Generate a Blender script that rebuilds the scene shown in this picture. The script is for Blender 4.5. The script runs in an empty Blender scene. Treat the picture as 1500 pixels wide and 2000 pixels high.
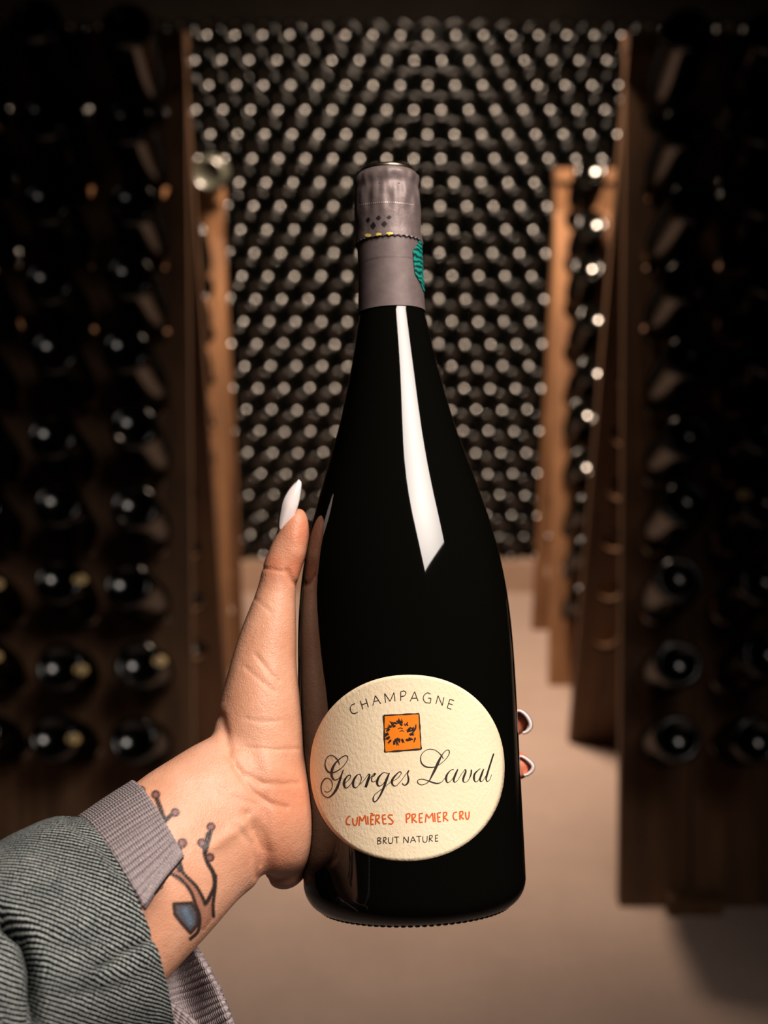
import bpy, bmesh, math, random
import numpy as np
from mathutils import Vector, Matrix, noise as mnoise

random.seed(4)
scene = bpy.context.scene
col = scene.collection

# ------------------------------------------------------------------ camera
F = 2600.0                      # focal length in pixels of the 1500 x 2000 frame
PITCH = math.radians(15.7)
CAM_H = 1.62
cam_d = bpy.data.cameras.new('camera')
cam_d.sensor_fit = 'HORIZONTAL'
cam_d.sensor_width = 36.0
cam_d.lens = F / 1500.0 * 36.0
cam_d.clip_start = 0.02
cam_d.dof.use_dof = True
cam_d.dof.focus_distance = 0.503
cam_d.dof.aperture_fstop = 11.6
cam = bpy.data.objects.new('camera', cam_d)
col.objects.link(cam)
cam.location = (0, 0, CAM_H)
cam.rotation_euler = (math.pi / 2 - PITCH, 0, 0)
scene.camera = cam

# ------------------------------------------------------------------ world, exposure
w = bpy.data.worlds.new('world'); scene.world = w; w.use_nodes = True
bg = w.node_tree.nodes['Background']
bg.inputs[0].default_value = (1.0, 0.82, 0.66, 1); bg.inputs[1].default_value = 0.0015
scene.view_settings.view_transform = 'Standard'
scene.view_settings.look = 'None'
scene.view_settings.gamma = 1.0
scene.view_settings.use_curve_mapping = False
scene.view_settings.exposure = 0.0
scene.cycles.use_denoising = True
scene.cycles.sample_clamp_indirect = 4.0
scene.cycles.sample_clamp_direct = 0.0

# ------------------------------------------------------------------ lights
def area_light(name, loc, target, sx, sy, power, color, roll=0.0):
    l = bpy.data.lights.new(name, 'AREA'); l.shape = 'RECTANGLE'; l.size = sx; l.size_y = sy
    l.energy = power; l.color = color
    o = bpy.data.objects.new(name, l); col.objects.link(o)
    o.location = loc
    d = Vector(target) - Vector(loc)
    o.rotation_euler = (d.to_track_quat('-Z', 'Y').to_matrix() @ Matrix.Rotation(roll, 3, 'Z')).to_euler()
    return o
def spot_light(name, loc, target, power, color, r, cone, blend):
    l = bpy.data.lights.new(name, 'SPOT'); l.energy = power; l.color = color; l.shadow_soft_size = r
    l.spot_size = math.radians(cone); l.spot_blend = blend
    o = bpy.data.objects.new(name, l); col.objects.link(o); o.location = loc
    o.rotation_euler = (Vector(target) - Vector(loc)).to_track_quat('-Z', 'Y').to_euler()
    return o
# long diffuse panel lamp above and behind the photographer's shoulder
key = area_light('panel_lamp_light', (0.62, -0.06, 2.66), (0.0, 0.55, 1.40), 0.74, 0.86, 8.8, (1.0, 0.88, 0.79))
key.data.spread = math.radians(75)          # gridded panel: throws its light forward only
# shaded lamp over the aisle, turned towards the bottle stack
spot_light('aisle_lamp_light', (0.18, 3.15, 2.40), (0.0, 4.4, 0.35), 390, (1.0, 0.755, 0.56), 0.17, 129, 1.0)

# ------------------------------------------------------------------ helpers
SP, CP = math.sin(PITCH), math.cos(PITCH)
CAM = np.array([0, 0, CAM_H])
RIGHT = np.array([1.0, 0, 0]); UP = np.array([0, SP, CP]); FWD = np.array([0, CP, -SP])
def P(u, v, d):
    return CAM + RIGHT * ((u - 750) / F * d) + UP * ((1000 - v) / F * d) + FWD * d
def project(pts):
    q = np.asarray(pts, float) - CAM
    dep = q @ FWD
    return 750 + F * (q @ RIGHT) / dep, 1000 - F * (q @ UP) / dep, dep

def lin(r, g, b):
    f = lambda c: (c / 255) / 12.92 if c / 255 <= 0.04045 else (((c / 255) + 0.055) / 1.055) ** 2.4
    return (f(r), f(g), f(b), 1)

class NT:
    def __init__(s, name):
        s.m = bpy.data.materials.new(name); s.m.use_nodes = True
        s.t = s.m.node_tree; s.b = s.t.nodes['Principled BSDF']
    def n(s, typ, **kw):
        nd = s.t.nodes.new(typ)
        for k, v in kw.items(): setattr(nd, k, v)
        return nd
    def l(s, a, b): s.t.links.new(a, b)
    def noise(s, scale, detail=3, rough=0.55, coord=None):
        nd = s.n('ShaderNodeTexNoise'); nd.inputs['Scale'].default_value = scale
        nd.inputs['Detail'].default_value = detail; nd.inputs['Roughness'].default_value = rough
        if coord is not None: s.l(coord, nd.inputs['Vector'])
        return nd
    def ramp(s, fac, stops):
        r = s.n('ShaderNodeValToRGB'); e = r.color_ramp.elements
        while len(e) < len(stops): e.new(0.5)
        for el, (p, c) in zip(e, stops): el.position = p; el.color = c
        s.l(fac, r.inputs[0]); return r
    def bump(s, h, strength, dist, prev=None):
        b = s.n('ShaderNodeBump'); b.inputs['Strength'].default_value = strength
        b.inputs['Distance'].default_value = dist; s.l(h, b.inputs['Height'])
        if prev is not None: s.l(prev.outputs[0], b.inputs['Normal'])
        return b
def simple(name, color, rough=0.5, metal=0.0, ior=None, coat=0.0):
    k = NT(name)
    k.b.inputs['Base Color'].default_value = color
    k.b.inputs['Roughness'].default_value = rough
    k.b.inputs['Metallic'].default_value = metal
    if ior: k.b.inputs['IOR'].default_value = ior
    if coat: k.b.inputs['Coat Weight'].default_value = coat
    return k.m

def tag(o, label=None, cat=None, group=None, kind=None):
    if label: o['label'] = label
    if cat: o['category'] = cat
    if group: o['group'] = group
    if kind: o['kind'] = kind
    return o
def mesh_obj(name, me, mat=None, parent=None):
    o = bpy.data.objects.new(name, me); col.objects.link(o)
    if mat and not me.materials: me.materials.append(mat)
    if parent is not None: o.parent = parent
    return o
def build(name, verts, faces, mat, parent=None, smooth=True):
    me = bpy.data.meshes.new(name)
    me.from_pydata([tuple(map(float, v)) for v in verts], [], faces)
    me.validate(); me.update()
    if smooth: me.polygons.foreach_set('use_smooth', [True] * len(me.polygons))
    return mesh_obj(name, me, mat, parent)
def empty(name, loc=(0, 0, 0), rot=(0, 0, 0)):
    o = bpy.data.objects.new(name, None); col.objects.link(o)
    o.location = loc; o.rotation_euler = rot; o.empty_display_size = 0.05
    return o
def box_geo(x0, x1, y0, y1, z0, z1):
    v = [(x, y, z) for z in (z0, z1) for y in (y0, y1) for x in (x0, x1)]
    f = [(0, 2, 3, 1), (4, 5, 7, 6), (0, 1, 5, 4), (2, 6, 7, 3), (0, 4, 6, 2), (1, 3, 7, 5)]
    return v, f
def lathe(profile, seg):
    """profile: list of (r, z); r==0 closes to a point"""
    v, f, prev = [], [], None
    for (r, z) in profile:
        if r < 1e-7:
            ring = [len(v)]; v.append((0, 0, z))
        else:
            ring = list(range(len(v), len(v) + seg))
            v += [(r * math.cos(2 * math.pi * i / seg), r * math.sin(2 * math.pi * i / seg), z) for i in range(seg)]
        if prev is not None:
            for i in range(seg):
                j = (i + 1) % seg
                if len(prev) == 1 and len(ring) > 1: f.append((prev[0], ring[j], ring[i]))
                elif len(ring) == 1 and len(prev) > 1: f.append((prev[i], prev[j], ring[0]))
                elif len(prev) > 1: f.append((prev[i], prev[j], ring[j], ring[i]))
        prev = ring
    return v, f
def catmull(pts, n):
    p = np.asarray(pts, float); out = []
    q = np.vstack([2 * p[0] - p[1], p, 2 * p[-1] - p[-2]])
    for i in range(1, len(q) - 2):
        for k in range(n):
            t = k / n
            out.append(0.5 * (2 * q[i] + (q[i + 1] - q[i - 1]) * t + (2 * q[i - 1] - 5 * q[i] + 4 * q[i + 1] - q[i + 2]) * t * t
                              + (3 * q[i] - q[i - 1] - 3 * q[i + 1] + q[i + 2]) * t ** 3))
    out.append(q[-2]); return np.array(out)

# ------------------------------------------------------------------ materials
def mat_floor():
    k = NT('dusty_concrete'); tc = k.n('ShaderNodeTexCoord')
    a = k.noise(1.7, 5, 0.6, tc.outputs['Object']); b = k.noise(60, 4, 0.6, tc.outputs['Object'])
    r = k.ramp(a.outputs[0], [(0.3, lin(164, 143, 132)), (0.7, lin(186, 163, 151))])
    mx = k.n('ShaderNodeMixRGB', blend_type='MULTIPLY'); mx.inputs[0].default_value = 0.35
    r2 = k.ramp(b.outputs[0], [(0.3, (0.72, 0.72, 0.72, 1)), (0.65, (1, 1, 1, 1))])
    k.l(r.outputs[0], mx.inputs[1]); k.l(r2.outputs[0], mx.inputs[2]); k.l(mx.outputs[0], k.b.inputs['Base Color'])
    k.b.inputs['Roughness'].default_value = 0.72
    bp = k.bump(b.outputs[0], 0.25, 0.004); k.l(bp.outputs[0], k.b.inputs['Normal'])
    return k.m
def mat_wood(name, dim):
    k = NT(name); tc = k.n('ShaderNodeTexCoord')
    mp = k.n('ShaderNodeMapping'); mp.inputs['Scale'].default_value = (26, 26, 1.6)
    oi = k.n('ShaderNodeObjectInfo'); ad = k.n('ShaderNodeVectorMath', operation='ADD')
    k.l(tc.outputs['Object'], ad.inputs[0]); k.l(oi.outputs['Random'], ad.inputs[1])
    k.l(ad.outputs[0], mp.inputs[0])
    a = k.noise(1.6, 6, 0.65, mp.outputs[0]); b = k.noise(5, 4, 0.6, tc.outputs['Object'])
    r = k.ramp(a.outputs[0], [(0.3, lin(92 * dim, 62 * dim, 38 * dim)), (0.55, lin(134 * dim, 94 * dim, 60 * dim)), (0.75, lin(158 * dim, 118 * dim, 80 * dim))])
    mx = k.n('ShaderNodeMixRGB', blend_type='MULTIPLY'); mx.inputs[0].default_value = 0.6
    r2 = k.ramp(b.outputs[0], [(0.3, (0.5, 0.46, 0.42, 1)), (0.65, (1, 1, 1, 1))])
    k.l(r.outputs[0], mx.inputs[1]); k.l(r2.outputs[0], mx.inputs[2]); k.l(mx.outputs[0], k.b.inputs['Base Color'])
    k.b.inputs['Roughness'].default_value = 0.7
    bp = k.bump(a.outputs[0], 0.5, 0.003); k.l(bp.outputs[0], k.b.inputs['Normal'])
    return k.m
def mat_stone(name, c1, c2):
    k = NT(name); tc = k.n('ShaderNodeTexCoord')
    a = k.noise(3, 6, 0.6, tc.outputs['Object'])
    r = k.ramp(a.outputs[0], [(0.3, c1), (0.7, c2)]); k.l(r.outputs[0], k.b.inputs['Base Color'])
    k.b.inputs['Roughness'].default_value = 0.95; k.b.inputs['Specular IOR Level'].default_value = 0.08
    bp = k.bump(a.outputs[0], 0.5, 0.02); k.l(bp.outputs[0], k.b.inputs['Normal'])
    return k.m
M_FLOOR, M_WOOD, M_SHADEWOOD = mat_floor(), mat_wood('weathered_oak', 1.0), mat_wood('shade_dimmed_oak', 0.78)  # tall racks' oak is the same wood with their shade dimmed into its colour
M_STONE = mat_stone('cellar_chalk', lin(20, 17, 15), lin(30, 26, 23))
M_PLINTH = mat_stone('plinth_concrete', lin(150, 126, 110), lin(172, 146, 128))
M_CEIL = mat_stone('dark_vault', lin(34, 30, 27), lin(48, 42, 38))
def mat_cellar_glass(name, gloss, r_lo, r_hi):
    # near-black dusty glass: a thin even sheen instead of a clean mirror at the edges
    k = NT(name); k.t.nodes.remove(k.b)
    oi = k.n('ShaderNodeObjectInfo')
    df = k.n('ShaderNodeBsdfDiffuse')
    r = k.ramp(oi.outputs['Random'], [(0.0, (0.0006, 0.0007, 0.0005, 1)), (1.0, (0.001, 0.0013, 0.0009, 1))])
    k.l(r.outputs[0], df.inputs['Color'])
    gl = k.n('ShaderNodeBsdfGlossy'); gl.inputs['Color'].default_value = (1, 1, 1, 1)
    r2 = k.n('ShaderNodeMapRange'); r2.inputs[3].default_value = r_lo; r2.inputs[4].default_value = r_hi
    k.l(oi.outputs['Random'], r2.inputs[0]); k.l(r2.outputs[0], gl.inputs['Roughness'])
    mx = k.n('ShaderNodeMixShader'); mx.inputs[0].default_value = gloss
    k.l(df.outputs[0], mx.inputs[1]); k.l(gl.outputs[0], mx.inputs[2])
    k.l(mx.outputs[0], k.t.nodes['Material Output'].inputs['Surface'])
    return k.m
M_CGLASS, M_RGLASS = mat_cellar_glass('cellar_bottle_glass', 0.06, .12, .17), mat_cellar_glass('rack_bottle_glass', 0.075, .12, .17)
M_MARK = simple('chalky_yellow_paint', lin(238, 205, 140), 0.6)

# ------------------------------------------------------------------ room shell
def struct(name, geo, mat):
    o = build(name, geo[0], geo[1], mat, None, False); tag(o, kind='structure'); return o
tag(struct('floor', box_geo(-3, 3, -4, 5.4, -0.1, 0), M_FLOOR), 'dusty pinkish brown concrete cellar floor', 'floor')
tag(struct('wall_back', box_geo(-3, 3, 5.1, 5.3, 0, 3.2), M_STONE), 'dark chalk wall behind the bottle stack', 'wall')
tag(struct('wall_left', box_geo(-3, -2.8, -4, 5.1, 0, 3.2), M_STONE), 'dark chalk side wall beyond the racks', 'wall')
tag(struct('wall_right', box_geo(2.8, 3, -4, 5.1, 0, 3.2), M_STONE), 'dark chalk side wall beyond the racks', 'wall')
tag(struct('ceiling', box_geo(-3, 3, -4, 5.3, 3.2, 3.3), M_CEIL), 'dark cellar ceiling above the racks', 'ceiling')
tag(struct('trim_1', box_geo(-2.8, 2.8, 4.66, 5.1, 0, 0.115), M_PLINTH), 'low pale concrete plinth under the bottle stack', 'plinth')

# ------------------------------------------------------------------ cellar bottle (shared mesh), base at z=0, neck up +z
def cellar_bottle_mesh(mat, seg=28):
    R = 0.0445
    prof = [(0.0, 0.0125)] + [(r_, 0.0125 - (0.055 - math.sqrt(0.055 ** 2 - r_ * r_))) for r_ in (0.006, 0.012, 0.018, 0.0235, 0.0285, 0.0325)] + [(0.0345, 0.0003), (0.0368, 0.0006),
            (0.0400, 0.0035), (0.0430, 0.0085), (0.0443, 0.0145), (R, 0.022), (R, 0.10), (R, 0.155), (0.042, 0.185), (0.036, 0.212),
            (0.028, 0.238), (0.021, 0.262), (0.0165, 0.285), (0.0145, 0.305), (0.0145, 0.318), (0.016, 0.320), (0.016, 0.330), (0.0, 0.332)]
    v, f = lathe(prof, seg)
    me = bpy.data.meshes.new('cellar_bottle'); me.from_pydata(v, [], [tuple(reversed(q)) for q in f]); me.update()
    me.polygons.foreach_set('use_smooth', [True] * len(me.polygons))
    me.materials.append(mat)
    return me
M_LITRING = simple('lit_ring_green_glass', (0.05, 0.052, 0.038, 1), 0.28, 0.0, 2.0)  # glow of the lit base ring put into a paler, shinier glass colour
ME_BOTTLE, ME_RBOTTLE, ME_DBOTTLE = cellar_bottle_mesh(M_CGLASS), cellar_bottle_mesh(M_RGLASS), cellar_bottle_mesh(M_LITRING)
v_, f_ = lathe([(0.0, 0.0), (0.006, 0.0), (0.0085, -0.0007), (0.0095, -0.002), (0.0, -0.002)], 14)
ME_MARK = bpy.data.meshes.new('paint_mark'); ME_MARK.from_pydata([(x * 1.35, y * 1.0, z) for x, y, z in v_], [], f_); ME_MARK.update()
ME_MARK.materials.append(M_MARK)
def frame_matrix(origin, zdir, roll=0.0):
    z = Vector(zdir).normalized(); x = Vector((0, 0, 1)).cross(z)
    if x.length < 1e-4: x = Vector((1, 0, 0))
    x.normalize(); y = z.cross(x)
    m = Matrix((x, y, z)).transposed() @ Matrix.Rotation(roll, 3, 'Z')
    return Matrix.Translation(Vector(origin)) @ m.to_4x4()

# ------------------------------------------------------------------ riddling racks
def plank_mesh(width, length, first, pitch, rows, thick, rad=0.037, mat=None):
    """plank in local x (width), z (up the board), y (thickness, front face y=0, back y=thick); a round hole per row"""
    v, f = [], []
    N = 16
    def quad(a): 
        i = len(v); v.extend(a); f.append((i, i + 1, i + 2, i + 3))
    g = 0.0015
    x0, x1 = g, width - g
    def slab(z0, z1):
        quad([(x0, 0, z0), (x1, 0, z0), (x1, 0, z1), (x0, 0, z1)])
        quad([(x1, thick, z0), (x0, thick, z0), (x0, thick, z1), (x1, thick, z1)])
    def cell(z0, z1, zc):
        xc = width / 2
        circ, sq = [], []
        for i in range(N):
            a = 2 * math.pi * (i + 0.5) / N
            c, s = math.cos(a), math.sin(a)
            circ.append((xc + rad * c, zc + rad * s))
            m = max(abs(c), abs(s)); cx, cz = c / m, s / m
            sq.append((xc + cx * (x1 - x0) / 2, (z0 + z1) / 2 + cz * (z1 - z0) / 2))
        for i in range(N):
            j = (i + 1) % N
            a, b, c, d = circ[i], circ[j], sq[j], sq[i]
            quad([(a[0], 0, a[1]), (d[0], 0, d[1]), (c[0], 0, c[1]), (b[0], 0, b[1])])
            quad([(b[0], thick, b[1]), (c[0], thick, c[1]), (d[0], thick, d[1]), (a[0], thick, a[1])])
            quad([(a[0], 0, a[1]), (b[0], 0, b[1]), (b[0], thick, b[1]), (a[0], thick, a[1])])
        # corner fill between the octagonal outline and the true corner
        for i in range(N):
            j = (i + 1) % N
            p, q = sq[i], sq[j]
            if abs(p[0] - q[0]) > 1e-6 and abs(p[1] - q[1]) > 1e-6:
                corner = (x0 if min(p[0], q[0]) <= x0 + 1e-6 else x1, z0 if min(p[1], q[1]) <= z0 + 1e-6 else z1)
                for yy in (0, thick):
                    k = len(v); v.extend([(p[0], yy, p[1]), (corner[0], yy, corner[1]), (q[0], yy, q[1])]); f.append((k, k + 1, k + 2))
    zs = first - pitch / 2
    slab(0, zs)
    for r in range(rows):
        cell(zs + r * pitch, zs + (r + 1) * pitch, first + r * pitch)
    slab(zs + rows * pitch, length)
    for xx in (x0, x1):
        quad([(xx, 0, 0), (xx, thick, 0), (xx, thick, length), (xx, 0, length)])
    quad([(x0, 0, 0), (x1, 0, 0), (x1, thick, 0), (x0, thick, 0)])
    quad([(x0, 0, length), (x1, 0, length), (x1, thick, length), (x0, thick, length)])
    me = bpy.data.meshes.new('plank'); me.from_pydata(v, [], f); me.update()
    bm = bmesh.new(); bm.from_mesh(me); bmesh.ops.remove_doubles(bm, verts=bm.verts, dist=1e-5)
    bmesh.ops.recalc_face_normals(bm, faces=bm.faces); bm.to_mesh(me); bm.free()
    me.materials.append(mat)
    return me

ORD = ['first', 'second', 'third', 'fourth', 'fifth', 'sixth', 'seventh', 'eighth', 'ninth', 'tenth']
CWORD = ['aisle-edge', 'second', 'third', 'fourth']
def rack(edge_x, sign, y_front, y_rear, height, cols, rows, pitch, first, colw, label, blabel, bgroup, marks=(), skip=(), elev=30.0,
         mark_label=None, top_down=False, wood=None, bscale=1.0):
    """an A-shaped riddling rack; edge_x = the upright side by the aisle, boards run to sign*x"""
    y_mid = (y_front + y_rear) / 2
    lean = math.atan2(y_mid - y_front, height)
    L = height / math.cos(lean)
    width = colw * cols
    x_lo = edge_x if sign > 0 else edge_x - width
    root = empty('riddling_rack', (edge_x + sign * width / 2, y_mid, 0))
    tag(root, label, 'wine rack', 'wooden riddling racks along the aisle')
    thick = 0.03
    me = plank_mesh(colw, L, first, pitch, rows, thick, mat=wood)
    inv = Matrix.Translation(-Vector(root.location))
    for c in range(cols):
        o = mesh_obj('plank', me, None, root)
        o.matrix_local = inv @ Matrix.Translation((x_lo + c * colw, y_front, 0)) @ Matrix.Rotation(-lean, 4, 'X')
        o = mesh_obj('plank', me, None, root)
        o.matrix_local = inv @ Matrix.Translation((x_lo + (c + 1) * colw, y_rear, 0)) @ Matrix.Rotation(math.pi, 4, 'Z') @ Matrix.Rotation(-lean, 4, 'X')
    # top rail, cross battens, feet
    v, f = box_geo(-width / 2, width / 2, -0.045, 0.045, 0, 0.035)
    o = build('top_rail', v, f, wood, root, False); o.matrix_local = Matrix.Translation((0, 0, height - 0.002))
    for zz in (0.05,):
        v, f = box_geo(-width / 2 + 0.01, width / 2 - 0.01, thick, thick + 0.025, zz, zz + 0.06)
        o = build('batten', v, f, wood, root, False)
        o.matrix_local = inv @ Matrix.Translation((edge_x + sign * width / 2, y_front, 0)) @ Matrix.Rotation(-lean, 4, 'X')
    for k in (0.16, width - 0.16):
        v, f = box_geo(-0.06, 0.06, -0.035, 0.03, 0, 0.035)
        o = build('foot', v, f, wood, root, False)
        o.matrix_local = inv @ Matrix.Translation((edge_x + sign * k, y_front, 0))
    # bottles
    up = Vector((0, math.sin(lean), math.cos(lean)))
    ea = math.radians(elev)
    for r in range(rows):
        for c in range(cols):
            if (r, c) in skip: continue
            hx = edge_x + sign * colw * (c + 0.5)
            hole = Vector((hx, y_front, 0)) + up * (first + r * pitch)
            e = ea + math.radians(random.uniform(-2.5, 2.5)); yaw = math.radians(random.uniform(-3, 3))
            d = Vector((math.sin(yaw) * math.cos(e), -math.cos(yaw) * math.cos(e), math.sin(e)))
            base = hole + d * (0.276 if r < rows - 1 else 0.318)
            b = mesh_obj('riddling_bottle', ME_RBOTTLE)
            sc_ = Matrix.Scale(bscale, 4)
            b.matrix_world = frame_matrix(base, -d, random.uniform(0, 6.28)) @ sc_
            tag(b, blabel % (ORD[rows - 1 - r if top_down else r], CWORD[c]), 'bottle', bgroup)
            if (r, c) in marks:
                b.matrix_world = frame_matrix(base, -d, 0.0) @ sc_
                a = marks[(r, c)]
                m = mesh_obj('paint_mark', ME_MARK, None, b)
                m.matrix_local = Matrix.Translation((0.0380 * math.cos(a), 0.0380 * math.sin(a), 0.0010)) @ Matrix.Rotation(math.pi, 4, 'X')
                m['label'] = 'dab of pale yellow paint'
                if mark_label: b['label'] = mark_label % (ORD[r], CWORD[c])
    return root, lean

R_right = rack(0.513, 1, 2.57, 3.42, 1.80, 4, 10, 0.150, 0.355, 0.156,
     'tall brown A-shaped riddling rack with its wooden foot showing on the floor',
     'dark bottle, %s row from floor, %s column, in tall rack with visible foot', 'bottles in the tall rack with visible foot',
     wood=M_SHADEWOOD, bscale=1.1, marks={(3, 1): 0.5}, mark_label='paint-dabbed dark bottle, %s row from floor, %s column, in tall rack with visible foot')
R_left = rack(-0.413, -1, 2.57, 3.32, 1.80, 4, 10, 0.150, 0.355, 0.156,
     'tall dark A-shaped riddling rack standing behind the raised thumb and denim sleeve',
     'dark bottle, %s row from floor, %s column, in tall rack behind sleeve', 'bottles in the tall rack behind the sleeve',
     wood=M_SHADEWOOD, bscale=1.1, marks={(2, 1): 3.1, (1, 0): 3.0, (1, 1): 3.3, (0, 1): 3.2, (2, 2): 3.0, (1, 2): 3.2, (6, 2): 3.1},
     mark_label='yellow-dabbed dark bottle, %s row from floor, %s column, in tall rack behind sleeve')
rack(0.505, 1, 3.79, 4.30, 1.50, 3, 10, 0.1315, 0.225, 0.135,
     wood=M_WOOD, label='shorter riddling rack behind the tall one with foot, its bare side plank lit warm',
     blabel='dark bottle, %s row from top, %s column, shorter rack past the visible foot', bgroup='bottles in the shorter rack past the tall one with foot', top_down=True)
rack(-0.437, -1, 3.50, 3.95, 1.455, 3, 9, 0.128, 0.215, 0.135,
     wood=M_WOOD, label='shorter riddling rack with warm lit side plank behind thumb, a bottle lying on top',
     blabel='dark bottle, %s row from top, %s column, shorter rack behind the thumb', bgroup='bottles in the shorter rack behind thumb', top_down=True)
b = mesh_obj('loose_bottle', ME_DBOTTLE)
b.matrix_world = frame_matrix((-0.445, 3.46, 1.488 + 0.0445), (-0.03, 1, 0.0), 0)
tag(b, 'single bottle lying on the shorter rack behind the thumb, base ringed with light', 'bottle')

# ------------------------------------------------------------------ wall of stacked bottles
DIA = 0.0902; ROWH = DIA * 0.866; YW = 4.70; Z0 = 0.115 + 0.0448
AX = lambda v: 756 + (v - 335) * 0.0388            # held bottle's axis in the picture, to know what it hides
HWX = [300, 600, 664, 733, 824, 904, 1002, 1097, 1230, 1800]; HWY = [62, 64, 74, 86, 109, 136, 170, 194, 210, 215]
hidden, shown = [], []
for r in range(24):
    off = 0.0 if r % 2 == 0 else DIA / 2
    for c in range(-15, 17):
        x = c * DIA + off + 0.012
        z = Z0 + r * ROWH
        jit = (random.uniform(-.0003, .0003), random.uniform(-0.012, 0.012), 0)
        p = (x + jit[0], YW + jit[1], z)
        u, v, d = project([p]); u, v = u[0], v[0]
        vis = 380 < u < 1222 and -30 < v < 1110
        if v > 350 and not (455 < u < 1080): vis = False
        if v > 330 and abs(u - AX(v)) < np.interp(v, HWX, HWY) - 26: vis = False
        if v > 1000 and 470 < u < 600: vis = False
        (shown if vis else hidden).append((p, random.uniform(0, 6.28), random.uniform(-.003, .003), random.uniform(-.003, .003)))
print('stack shown', len(shown), 'hidden', len(hidden))
if len(shown) > 300:
    hidden += shown[300:]; shown = shown[:300]
for p, roll, a, e in shown:
    b = mesh_obj('stacked_bottle', ME_BOTTLE)
    b.matrix_world = frame_matrix(p, (a, 1, e), roll)
    tag(b, 'dark bottle lying base-out in the high stack along the far wall', 'bottle', 'bottles stacked along the far wall')
bv, bf = lathe([(0.0, 0.017), (0.019, 0.0135), (0.0305, 0.003), (0.0335, 0.0005), (0.0400, 0.0035), (0.0443, 0.0145), (0.0445, 0.03), (0.0445, 0.155), (0.036, 0.212), (0.0155, 0.29), (0.0155, 0.32), (0, 0.32)], 16)
bv = np.array(bv); V, Fc = [], []
for p, roll, a, e in hidden:
    m = np.array(frame_matrix(p, (a, 1, e), roll)); n0 = len(V) * len(bv)
    V.append(bv @ m[:3, :3].T + m[:3, 3]); Fc += [tuple(i + n0 for i in reversed(q)) for q in bf]
o = build('stacked_bottles', np.vstack(V), Fc, M_CGLASS)
tag(o, 'rest of the bottle stack hidden behind racks and held bottle', 'bottles', kind='stuff')

# ------------------------------------------------------------------ the held champagne bottle
TILT, DB, LEN = math.radians(4.5), 0.534, 0.3005
B0 = P(811.5, 1768, DB)
roll_img = math.atan2(811.5 - 756, 1768 - 335)
axis = (UP * math.cos(roll_img) - RIGHT * math.sin(roll_img)) * math.cos(TILT) + FWD * math.sin(TILT)
axis /= np.linalg.norm(axis)
by = FWD - axis * (FWD @ axis); by /= np.linalg.norm(by)        # local y points away from the photographer
bx = np.cross(by, axis)
BM = np.stack([bx, by, axis], 1)
def to_local(p): return (np.asarray(p) - B0) @ BM
def to_world(p): return np.asarray(p) @ BM.T + B0
def bottle_s(v):           # picture row -> distance along the axis
    lo, hi = -0.05, 0.4
    for _ in range(40):
        m = (lo + hi) / 2
        if project([B0 + axis * m])[1][0] > v: lo = m
        else: hi = m
    return (lo + hi) / 2
rows_px = [(610, 62.5), (638, 67.5), (664, 74), (700, 80), (733, 87), (775, 96.5), (824, 109.5), (866, 122), (904, 136), (964, 156), (1002, 169.5), (1048, 183),
           (1097, 194), (1149, 202.5), (1230, 209.5), (1300, 211.5), (1400, 213), (1500, 214), (1600, 215.5), (1700, 216.5)]
prof = []
for v, hw in rows_px:
    s = bottle_s(v); d = project([B0 + axis * s])[2][0]
    prof.append((hw * d / F, s))
prof = prof[::-1]
_pz = np.array([p[1] for p in prof]); _pr = np.array([p[0] for p in prof])
_zz = np.linspace(_pz[0], _pz[-1], 34)
_rr = np.interp(_zz, _pz, _pr)
for _ in range(6): _rr[1:-1] = 0.25 * _rr[:-2] + 0.5 * _rr[1:-1] + 0.25 * _rr[2:]
prof = list(zip(_rr, _zz))
Rb = prof[0][0]
S_FOIL = bottle_s(611)
glass = [(0.0, 0.030), (0.012, 0.028), (0.022, 0.020), (0.029, 0.008), (0.0325, 0.0010), (0.0345, 0.0)] + [(Rb - 0.0092 + 0.0092 * math.sin(a_), 0.0105 - 0.0105 * math.cos(a_)) for a_ in np.linspace(0.12, 1.50, 9)] + prof + [(0.0131, S_FOIL + 0.01), (0.0130, LEN - 0.008), (0.0, LEN - 0.007)]
gz = np.array([p[1] for p in prof]); gr = np.array([p[0] for p in prof])
S_RIM = bottle_s(474)
cap_prof = [(0.01385, S_FOIL), (0.0137, S_FOIL + 0.004), (0.01335, bottle_s(540)), (0.01325, S_RIM - 0.002), (0.0132, S_RIM + 0.006)]
hood_prof = [(0.01405, S_RIM - 0.0012), (0.01385, S_RIM + 0.001), (0.01355, S_RIM + 0.004), (0.0136, bottle_s(425)), (0.0135, bottle_s(398)), (0.01365, bottle_s(375)),
             (0.0138, bottle_s(358)), (0.0136, bottle_s(350)), (0.0131, LEN - 0.0022), (0.0122, LEN - 0.0006), (0.0105, LEN)]
def radius_at(s, which='body'):
    if which == 'body': return float(np.interp(s, gz, gr))
    pr = cap_prof if which == 'cap' else hood_prof
    return float(np.interp(s, [p[1] for p in pr], [p[0] for p in pr]))
def hit(u, v, off=0.0001, which='body'):
    """point of the bottle's surface seen at picture position (u, v), in the bottle's own coordinates"""
    if which == 'hood': return hood_hit(u, v, off)
    if which == 'hood0': which = 'hood'
    o = to_local(CAM); d = (P(u, v, 1.0) - CAM) @ BM
    R = radius_at(bottle_s_fast(v), which) + off
    for _ in range(6):
        a = d[0] ** 2 + d[1] ** 2; b = o[0] * d[0] + o[1] * d[1]; c = o[0] ** 2 + o[1] ** 2 - R * R
        disc = max(b * b - a * c, 0.0)
        t = (-b - math.sqrt(disc)) / a
        p = o + d * t
        R = radius_at(p[2], which) + off
    return p
_vs = np.linspace(250, 1900, 80); _ss = np.array([bottle_s(v) for v in _vs])
def bottle_s_fast(v): return float(np.interp(v, _vs, _ss))

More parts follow.
